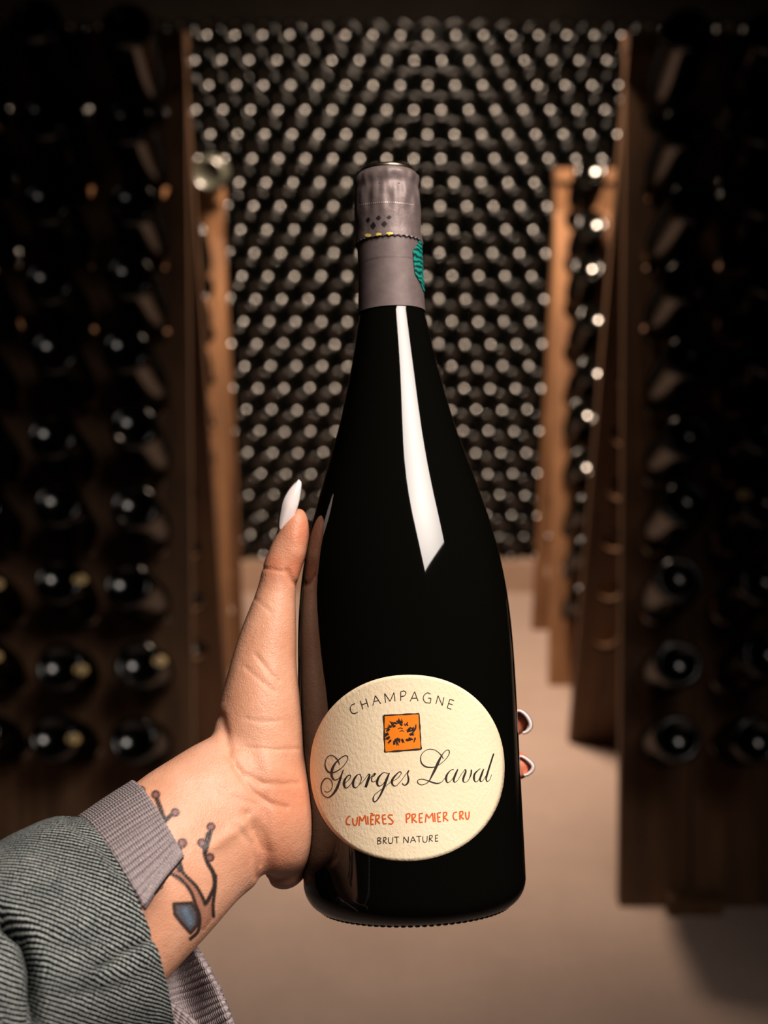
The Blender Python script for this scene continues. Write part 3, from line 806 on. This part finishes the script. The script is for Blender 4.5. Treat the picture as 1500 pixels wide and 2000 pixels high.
def seg_dist(u, v, pts):
    """distance in picture pixels to a polyline of (u, v)"""
    best = np.full(len(u), 1e9)
    pts = np.asarray(pts, float)
    for a, b in zip(pts[:-1], pts[1:]):
        d = b - a; L2 = max(d @ d, 1e-9)
        t = np.clip(((u - a[0]) * d[0] + (v - a[1]) * d[1]) / L2, 0, 1)
        best = np.minimum(best, np.hypot(u - a[0] - t * d[0], v - a[1] - t * d[1]))
    return best
u, v, dep = project(co)
facing = (nrm @ FWD) < 0.15
Z7 = lambda pts: [(350 + x / 2.2229, 900 + y / 2.2222) for x, y in pts]
Z8 = lambda pts: [(x / 2.5, 1450 + y / 2.5) for x, y in pts]
# creases and bulges: (polyline in the picture, half width px, depth m)
creases = [
 (Z7([(355,465),(400,470),(440,480)]), 4, .0004), (Z7([(470,480),(490,520),(515,540)]), 6, .0008), (Z7([(330,600),(400,660)]), 5, .0002),
 (Z7([(330,840),(400,930),(430,955)]), 5, .0004), (Z7([(290,900),(360,960),(410,1000)]), 5, .0003), (Z7([(180,1110),(200,1180),(215,1260)]), 10, .0012),
 (Z7([(215,1250),(300,1248),(420,1255),(515,1250)]), 4, .00035), (Z7([(290,1120),(360,1135),(430,1130)]), 5, .00025), (Z7([(215,1280),(280,1360),(360,1400),(440,1405),(515,1400)]), 6, .0006),
 (Z7([(240,1330),(320,1440),(400,1490),(465,1505)]), 6, .0007), (Z7([(300,1540),(345,1620),(380,1700),(375,1780),(365,1850)]), 12, .0016), (Z7([(330,1600),(365,1690),(360,1760)]), 4, .0005),
 (Z7([(250,1590),(310,1660),(330,1740),(340,1810)]), 8, .0007), (Z7([(150,1400),(230,1460),(330,1490)]), 7, .0003)]
bulges = [(Z7([(130,1680),(220,1620),(310,1550)]), 13, .0011), (Z7([(330,1080),(360,1180),(370,1240)]), 60, .0012), (Z7([(450,1600),(450,1720)]), 45, .001), (Z7([(500,330),(510,400)]), 16, .0007)]
disp = np.zeros(nv)
for pl, w_, dp in creases: disp -= dp * np.exp(-(seg_dist(u, v, pl) / w_) ** 2)
for pl, w_, dp in bulges: disp += dp * np.exp(-(seg_dist(u, v, pl) / w_) ** 2)
disp *= facing & (u < 640)
co = co + nrm * disp[:, None]
co = smooth_co(co, 1, .4); co = push_out(co)
nrm = normals(co)
u, v, dep = project(co)
facing = (nrm @ FWD) < 0.1
# tattoo, drawn into a colour attribute
ink = np.zeros((nv, 4)); vis = facing & (u < 560) & (v > 1480)
def paint(mask, color, alpha):
    a = (mask * alpha * vis)[:, None]
    ink[:, :3] = ink[:, :3] * (1 - a) + np.array(color) * a
    ink[:, 3:] = np.maximum(ink[:, 3:], a) if True else ink[:, 3:]
soft = lambda d, r, e=3.2: np.clip((r - d) / e + 0.5, 0, 1)
DARK, BERRY, TWIG, BLUE, BLUE2 = (.012, .011, .013), (.26, .10, .10), (.40, .17, .115), (.03, .075, .12), (.07, .17, .26)
def poly_mask(pts):
    pts = np.array(pts); inside = np.zeros(nv, bool)
    for (x0, y0), (x1, y1) in zip(pts, np.roll(pts, -1, 0)):
        c = ((y0 > v) != (y1 > v)) & (u < (x1 - x0) * (v - y0) / (y1 - y0 + 1e-9) + x0); inside ^= c
    return inside.astype(float)
paint(soft(seg_dist(u, v, Z8([(850,635),(920,690),(965,760),(995,830),(985,880)])), 8.5), TWIG, .85)
paint(soft(seg_dist(u, v, Z8([(1030,790),(1015,860),(985,900)])), 7), TWIG, .85)
for pl, w_ in [([(765,275),(785,330),(805,385)], 4.0), ([(805,385),(840,350)], 3.6), ([(888,500),(870,560),(878,610),(905,650),(955,700),(985,750),(1003,790)], 3.0),
               ([(1030,425),(1010,500),(1000,540),(1015,590),(1042,640),(1048,700),(1022,760),(1003,790)], 3.6), ([(985,500),(1005,530)], 3.5), ([(1020,450),(1005,510)], 5),
               ([(820,635),(880,665),(930,725),(955,790),(975,850),(968,920),(930,960)], 3.0), ([(1052,650),(1050,710),(1040,790),(1042,850)], 3.0),
               ([(865,570),(880,620)], 5.5), ([(690,245),(705,275)], 3)]:
    paint(soft(seg_dist(u, v, Z8(catmull(np.array(pl, float), 5))), w_ * 1.25), DARK, .97)
for (x, y, r_) in [(760,255,8), (855,342,8), (690,232,7), (890,492,9), (1030,412,8), (985,490,8), (1025,562,8)]:
    d = np.hypot(u - x / 2.5, v - (1450 + y / 2.5))
    paint(soft(d, r_ + 1), DARK, .95); paint(soft(d, r_ - 3.0), BERRY, .9)
leaf = Z8([(850,790),(935,785),(965,830),(965,890),(930,930),(890,885),(855,840)])
paint(poly_mask(leaf), BLUE, .9); paint(soft(seg_dist(u, v, Z8([(905,820),(930,880)])), 6, 6), BLUE2, .8)
paint(soft(seg_dist(u, v, leaf + leaf[:1]), 4.0), DARK, .95)
paint(poly_mask(Z8([(745,700),(790,640),(815,660),(795,710),(770,738)])), DARK, .75)
# soft blush where blood shows: knuckle, pads and palm folds are redder skin
blush = np.zeros(nv)
for x, y, r_, k_ in [(592, 1040, 40, .5), (585, 1110, 34, .6), (530, 1100, 26, .5), (560, 1560, 60, .35), (540, 1690, 50, .45), (1020, 1410, 60, .9), (1025, 1495, 60, .9)]:
    blush = np.maximum(blush, k_ * np.exp(-((u - x) ** 2 + (v - y) ** 2) / (r_ * r_)))
at = hm.color_attributes.new('tattoo', 'FLOAT_COLOR', 'POINT'); at.data.foreach_set('color', ink.astype(np.float32).ravel())
at2 = hm.attributes.new('blush', 'FLOAT', 'POINT'); at2.data.foreach_set('value', blush.astype(np.float32))
hm.vertices.foreach_set('co', (co - PINV).astype(np.float32).ravel()); hm.update()
hm.polygons.foreach_set('use_smooth', [True] * len(hm.polygons))

k = NT('warm_skin'); tc = k.n('ShaderNodeTexCoord')
a1 = k.noise(38, 4, 0.6, tc.outputs['Object'])
r = k.ramp(a1.outputs[0], [(0.3, lin(202, 142, 110)), (0.55, lin(216, 160, 130)), (0.75, lin(224, 172, 148))])
bl = k.n('ShaderNodeAttribute', attribute_name='blush'); ta = k.n('ShaderNodeAttribute', attribute_name='tattoo')
m1 = k.n('ShaderNodeMixRGB'); m1.inputs[2].default_value = lin(208, 112, 80); k.l(bl.outputs['Fac'], m1.inputs[0]); k.l(r.outputs[0], m1.inputs[1])
m2 = k.n('ShaderNodeMixRGB'); k.l(ta.outputs['Alpha'], m2.inputs[0]); k.l(m1.outputs[0], m2.inputs[1]); k.l(ta.outputs['Color'], m2.inputs[2])
k.l(m2.outputs[0], k.b.inputs['Base Color'])
k.b.inputs['Roughness'].default_value = 0.46; k.b.inputs['Specular IOR Level'].default_value = 0.42
k.b.inputs['Subsurface Weight'].default_value = 0.12; k.b.inputs['Subsurface Radius'].default_value = (1, .35, .2); k.b.inputs['Subsurface Scale'].default_value = 0.004
vo = k.n('ShaderNodeTexVoronoi', feature='DISTANCE_TO_EDGE'); vo.inputs['Scale'].default_value = 900; k.l(tc.outputs['Object'], vo.inputs['Vector'])
nz = k.noise(420, 4, 0.6, tc.outputs['Object'])
b1 = k.bump(vo.outputs['Distance'], 0.3, 0.0006); b2 = k.bump(nz.outputs[0], 0.28, 0.0009, b1); k.l(b2.outputs[0], k.b.inputs['Normal'])
hand = mesh_obj('hand', hm, k.m, person)
hand['label'] = 'hand and wrist with berry branch tattoo'

# nails
k = NT('white_nail_gel'); k.b.inputs['Base Color'].default_value = lin(240, 228, 226); k.b.inputs['Roughness'].default_value = 0.22
k.b.inputs['Coat Weight'].default_value = 0.3
M_NAIL = k.m
def nail(outline, depth_fn, dome, thick, name='nail'):
    ol_ = catmull(np.array(outline + outline[:1], float), 4)[:-1]; c = ol_.mean(0); n = len(ol_); R_ = 7
    front, back = [], []
    for lst, sg in ((front, -1), (back, 1)):
        for kk in range(R_ + 1):
            for p in ol_:
                q = c + (p - c) * kk / R_
                t = kk / R_
                lst.append(P(q[0], q[1], depth_fn(q) + sg * (dome if sg < 0 else thick - dome * 0.55 * 0) * (1 - t ** 2.2) * (1 if sg < 0 else .5)))
    V = np.array(front + back) - PINV; Fq = []; m = (R_ + 1) * n
    for base, fl in ((0, 0), (m, 1)):
        for kk in range(R_):
            for i in range(n):
                j = (i + 1) % n
                q = (base + kk * n + i, base + kk * n + j, base + kk * n + n + j, base + kk * n + n + i)
                Fq.append(q if fl else q[::-1])
    o = build(name, V, Fq, M_NAIL, person)
    bm = bmesh.new(); bm.from_mesh(o.data); bmesh.ops.remove_doubles(bm, verts=bm.verts, dist=1e-6); bmesh.ops.recalc_face_normals(bm, faces=bm.faces); bm.to_mesh(o.data); bm.free()
    return o
nail([(583.6, 936), (589, 943), (588, 960), (583.6, 985), (574, 1012), (562, 1030), (546, 1040), (543, 1028), (546, 1004), (551, 980), (559.6, 962), (571, 947)], lambda q: .5335 + max(0, 990 - q[1]) * 0.00001, .0022, .001)['label'] = 'white almond-shaped thumb nail'
# fingertip nails: curved shells capping the tips beside the bottle
def tip_nail(arc, thick_px, d0, d1):
    A_ = catmull(np.array(arc, float), 6); V, Fq = [], []
    tan = np.gradient(A_, axis=0); tan /= np.linalg.norm(tan, axis=1)[:, None]; nn = np.stack([tan[:, 1], -tan[:, 0]], 1)
    n = len(A_); 
    for i in range(n):
        wt = thick_px * math.sin(math.pi * (0.08 + 0.84 * i / (n - 1))) ** 0.5
        o_ = A_[i]; in_ = A_[i] - nn[i] * wt
        V += [P(*o_, d0 + .0004), P(*(o_ * .7 + in_ * .3), d0), P(*in_, d0 + .0006), P(*(in_ - nn[i] * 1), d1), P(*(o_ + nn[i] * 2), d1)]
    for i in range(n - 1):
        for kk in range(5):
            a_, b_ = i * 5 + kk, i * 5 + (kk + 1) % 5
            Fq.append((a_, b_, b_ + 5, a_ + 5))
    Fq += [tuple(range(5)), tuple(range((n - 1) * 5, n * 5))[::-1]]
    o = build('nail', np.array(V) - PINV, Fq, M_NAIL, person)
    bm = bmesh.new(); bm.from_mesh(o.data); bmesh.ops.recalc_face_normals(bm, faces=bm.faces); bm.to_mesh(o.data); bm.free()
    return o
tip_nail([(1008, 1387), (1018, 1387), (1030, 1396), (1038, 1410), (1038, 1422), (1030, 1431), (1021, 1433)], 7.0, .5550, .570)
tip_nail([(1012, 1476), (1021, 1476), (1034, 1484), (1043, 1495), (1041, 1506), (1032, 1514), (1023, 1516)], 6.5, .5560, .571)

# ------------------------------------------------------------------ clothing
def mat_denim():
    k = NT('grey_green_denim'); uv = k.n('ShaderNodeUVMap')
    sp = k.n('ShaderNodeSeparateXYZ'); k.l(uv.outputs[0], sp.inputs[0])
    nz = k.noise(300, 3, 0.6, uv.outputs[0]); big = k.noise(60, 3, 0.55, uv.outputs[0]); thr = k.noise(1400, 2, 0.6, uv.outputs[0])
    def math_(op, a, b=None):
        n = k.n('ShaderNodeMath', operation=op)
        for i, q in enumerate((a, b)):
            if q is None: continue
            if isinstance(q, (int, float)): n.inputs[i].default_value = q
            else: k.l(q, n.inputs[i])
        return n.outputs[0]
    ph = math_('ADD', math_('MULTIPLY', sp.outputs[0], 3000.0), math_('MULTIPLY', sp.outputs[1], 3000.0))
    ph = math_('ADD', ph, math_('MULTIPLY', nz.outputs[0], 3.2))
    s1 = math_('SINE', ph)
    ph2 = math_('ADD', math_('MULTIPLY', sp.outputs[0], 2600.0), math_('MULTIPLY', sp.outputs[1], -4200.0))
    s2 = math_('SINE', math_('ADD', ph2, math_('MULTIPLY', nz.outputs[0], 6.0)))
    h = math_('ADD', math_('MULTIPLY', s1, 0.56), math_('MULTIPLY', s2, 0.13))
    h = math_('ADD', math_('ADD', h, 0.5), math_('MULTIPLY', math_('SUBTRACT', thr.outputs[0], 0.5), 1.25))
    r = k.ramp(h, [(0.22, lin(5, 8, 12)), (0.5, lin(28, 35, 40)), (0.78, lin(104, 112, 112)), (1.0, lin(190, 194, 188))])
    mx = k.n('ShaderNodeMixRGB', blend_type='MULTIPLY'); mx.inputs[0].default_value = 0.8
    r2 = k.ramp(big.outputs[0], [(0.3, (0.5, 0.54, 0.55, 1)), (0.65, (1, 1, 1, 1))])
    k.l(r.outputs[0], mx.inputs[1]); k.l(r2.outputs[0], mx.inputs[2]); k.l(mx.outputs[0], k.b.inputs['Base Color'])
    k.b.inputs['Roughness'].default_value = 0.9; k.b.inputs['Specular IOR Level'].default_value = 0.15
    bp = k.bump(h, 0.6, 0.0005); k.l(bp.outputs[0], k.b.inputs['Normal'])
    return k.m
def mat_knit():
    k = NT('heather_grey_knit'); uv = k.n('ShaderNodeUVMap')
    nz = k.noise(2500, 3, 0.7, uv.outputs[0]); n2 = k.noise(700, 3, 0.6, uv.outputs[0])
    wv = k.n('ShaderNodeTexWave', bands_direction='Y'); wv.inputs['Scale'].default_value = 118; wv.inputs['Distortion'].default_value = 0.8; k.l(uv.outputs[0], wv.inputs[0])
    w2 = k.n('ShaderNodeTexWave', bands_direction='X'); w2.inputs['Scale'].default_value = 300; w2.inputs['Distortion'].default_value = 2.5; k.l(uv.outputs[0], w2.inputs[0])
    r = k.ramp(nz.outputs[0], [(0.3, lin(112, 102, 104)), (0.5, lin(156, 144, 146)), (0.7, lin(188, 176, 176))])
    mx = k.n('ShaderNodeMixRGB', blend_type='MULTIPLY'); mx.inputs[0].default_value = 1.0
    r2 = k.ramp(wv.outputs[1], [(0.0, (0.6, 0.58, 0.58, 1)), (0.25, (1, 1, 1, 1))]); k.l(r.outputs[0], mx.inputs[1]); k.l(r2.outputs[0], mx.inputs[2])
    m3 = k.n('ShaderNodeMixRGB', blend_type='MULTIPLY'); m3.inputs[0].default_value = 0.25
    r3 = k.ramp(w2.outputs[1], [(0.0, (0.55, 0.55, 0.55, 1)), (0.4, (1, 1, 1, 1))]); k.l(mx.outputs[0], m3.inputs[1]); k.l(r3.outputs[0], m3.inputs[2])
    k.l(m3.outputs[0], k.b.inputs['Base Color'])
    k.b.inputs['Roughness'].default_value = 0.95; k.b.inputs['Specular IOR Level'].default_value = 0.1
    b1 = k.bump(wv.outputs[1], 0.6, 0.0006); b2 = k.bump(w2.outputs[1], 0.5, 0.0004, b1); b3 = k.bump(n2.outputs[0], 0.4, 0.0006, b2); k.l(b3.outputs[0], k.b.inputs['Normal'])
    return k.m
M_DENIM, M_KNIT = mat_denim(), mat_knit()
def grid_obj(name, G, mat, closed=False, thick=0.0018, uvscale=None):
    """G: rows x cols x 3 world points; UV measured in metres"""
    G = np.asarray(G, float); nr_, nc = G.shape[:2]
    V = (G - PINV).reshape(-1, 3); Fq, UV = [], []
    dl = np.linalg.norm(np.diff(G, axis=0), axis=2).mean(1); vv = np.concatenate([[0], np.cumsum(dl)])
    Gc = np.concatenate([G, G[:, :1]], 1) if closed else G
    dc = np.linalg.norm(np.diff(Gc, axis=1), axis=2).mean(0); uu = np.concatenate([[0], np.cumsum(dc)])
    ncf = nc if closed else nc - 1
    for i in range(nr_ - 1):
        for j in range(ncf):
            j2 = (j + 1) % nc
            Fq.append((i * nc + j, i * nc + j2, (i + 1) * nc + j2, (i + 1) * nc + j))
            UV += [(uu[j], vv[i]), (uu[j + 1], vv[i]), (uu[j + 1], vv[i + 1]), (uu[j], vv[i + 1])]
    me = bpy.data.meshes.new(name); me.from_pydata([tuple(p) for p in V], [], Fq); me.update()
    ul = me.uv_layers.new(name='UVMap'); ul.data.foreach_set('uv', np.array(UV, np.float32).ravel())
    me.polygons.foreach_set('use_smooth', [True] * len(me.polygons))
    o = mesh_obj(name, me, mat, person)
    if thick:
        s = o.modifiers.new('cloth', 'SOLIDIFY'); s.thickness = thick; s.offset = 0
    return o
def ring_tube(name, rings, mat, nth=150, sub=22, creases=(), wob=0.0022, thick=0.002):
    """rings: (cu, cv, depth, major u, major v, near shift u, near shift v, half depth)"""
    R_ = catmull(np.array(rings, float), sub); G = []
    for q in R_:
        row = []
        for j in range(nth):
            th = 2 * math.pi * j / nth; c, s = math.cos(th), math.sin(th)
            row.append(P(q[0] - c * q[3] + s * q[5], q[1] - c * q[4] + s * q[6], q[2] + arm_shift(q[0]) - s * q[7]))
        G.append(row)
    G = np.array(G); cen = G.mean(1, keepdims=True); out = G - cen; out /= np.linalg.norm(out, axis=2, keepdims=True)
    uu, vv, dd = project(G.reshape(-1, 3)); near = (dd < np.repeat(project(cen[:, 0])[2], nth))
    D = np.zeros(len(uu))
    for pl, w_, dp in creases: D -= dp * np.exp(-(seg_dist(uu, vv, pl) / w_) ** 2) * near
    nzv = np.array([mnoise.noise(Vector(p) * 34) for p in G.reshape(-1, 3)]) * wob
    G = G + out * (D + nzv).reshape(G.shape[0], G.shape[1], 1)
    return grid_obj(name, G, mat, True, thick)
sl = ring_tube('jacket_sleeve', [(238, 1835, .432, 85, 228, 55, -5, .040), (218, 1838, .428, 87, 233, 54, -3, .043), (195, 1845, .422, 88, 238, 50, 0, .045), (150, 1862, .412, 88, 242, 46, 0, .047), (85, 1890, .398, 85, 245, 44, 0, .048), (-30, 1960, .372, 85, 245, 40, 0, .048), (-180, 2060, .345, 85, 245, 40, 0, .046)],
    M_DENIM, creases=[(Z8([(470,1110),(600,1040),(730,970)]), 7, .0022), (Z8([(500,1170),(640,1100),(760,1030)]), 14, -.0012), (Z8([(0,862),(110,965),(152,1110),(165,1375)]), 15, .012),
                      (Z8([(200,1000),(330,1010),(480,960)]), 18, .0012), (Z8([(330,400),(480,520),(560,640)]), 10, .001), (Z8([(330,1240),(560,1180)]), 12, .001)])
sl['label'] = 'grey-green twill denim jacket cuff'
s2 = ring_tube('jacket_fold', [(-44, 1962, .350, 42, 168, 60, 0, .006), (-48, 1962, .350, 44, 176, 92, 0, .012), (-62, 1968, .350, 46, 184, 108, 0, .020), (-110, 1990, .345, 48, 190, 110, 0, .026), (-240, 2070, .330, 48, 190, 110, 0, .026)], M_DENIM, wob=.0008, sub=14)
s2['label'] = 'rolled fold of the denim sleeve'
# knitted cuff over the wrist
def sheet(name, curves, mat, rows_=90, ribs=0, amp=0.0004, fold=None):
    """curves: list of polylines (u, v, depth) all with the same number of points; lofted across"""
    C_ = [catmull(np.array(c, float), 36) for c in curves]
    n = len(C_[0]); G = []
    A_ = np.array(C_)                                   # curve index x along x 3
    fine_ = np.array([catmull(A_[:, i], 8) for i in range(n)])   # along x across x 3
    dn = fine_.shape
    t = np.linspace(0, 1, dn[0])
    W = np.array([[P(q[0], q[1], q[2] + arm_shift(q[0])) for q in row] for row in fine_])
    if ribs: W = W - FWD * (amp * np.sin(t * ribs * 2 * math.pi))[:, None, None]
    return grid_obj(name, W, mat, False, .0022)
c_in = [(166, 1645, .478), (150, 1602, .452), (172, 1612, .428), (212, 1660, .411), (250, 1722, .404), (282, 1775, .404)]
c_mid = [(222, 1600, .484), (208, 1562, .458), (230, 1574, .436), (268, 1622, .4225), (300, 1680, .4175), (320, 1718, .418)]
c_rim = [(276, 1566, .490), (260, 1529, .464), (282, 1544, .4440), (314, 1592, .4330), (341, 1641, .4300), (357, 1672, .4305)]
kc = sheet('sweater_cuff', [c_in, c_mid, c_rim], M_KNIT, ribs=27, amp=0.00028)
kc['label'] = 'ribbed heather grey knit cuff over the wrist'
d_in = [(300, 1880, .470), (305, 1920, .462), (310, 1970, .458), (315, 2020, .455), (320, 2070, .455)]
d_mid = [(345, 1858, .480), (352, 1905, .476), (368, 1955, .474), (385, 2010, .472), (395, 2070, .472)]
d_rim = [(374, 1838, .478), (402, 1882, .472), (428, 1932, .468), (447, 1978, .466), (466, 2040, .466)]
k2 = sheet('sweater_cuff', [d_in, d_mid, d_rim], M_KNIT, ribs=16)
k2['label'] = 'underside of the knit cuff hanging below the wrist'
e1_ = [(300, 1935, .436), (335, 1958, .436), (365, 1980, .437), (400, 2012, .438), (430, 2040, .44)]
e2_ = [(295, 1990, .432), (325, 2005, .432), (350, 2025, .433), (375, 2050, .434), (400, 2075, .436)]
k3 = sheet('sweater_cuff', [e1_, e2_, [(a, b + 60, c) for a, b, c in e2_]], M_KNIT)
k3['label'] = 'lower turned edge of the knit cuff'
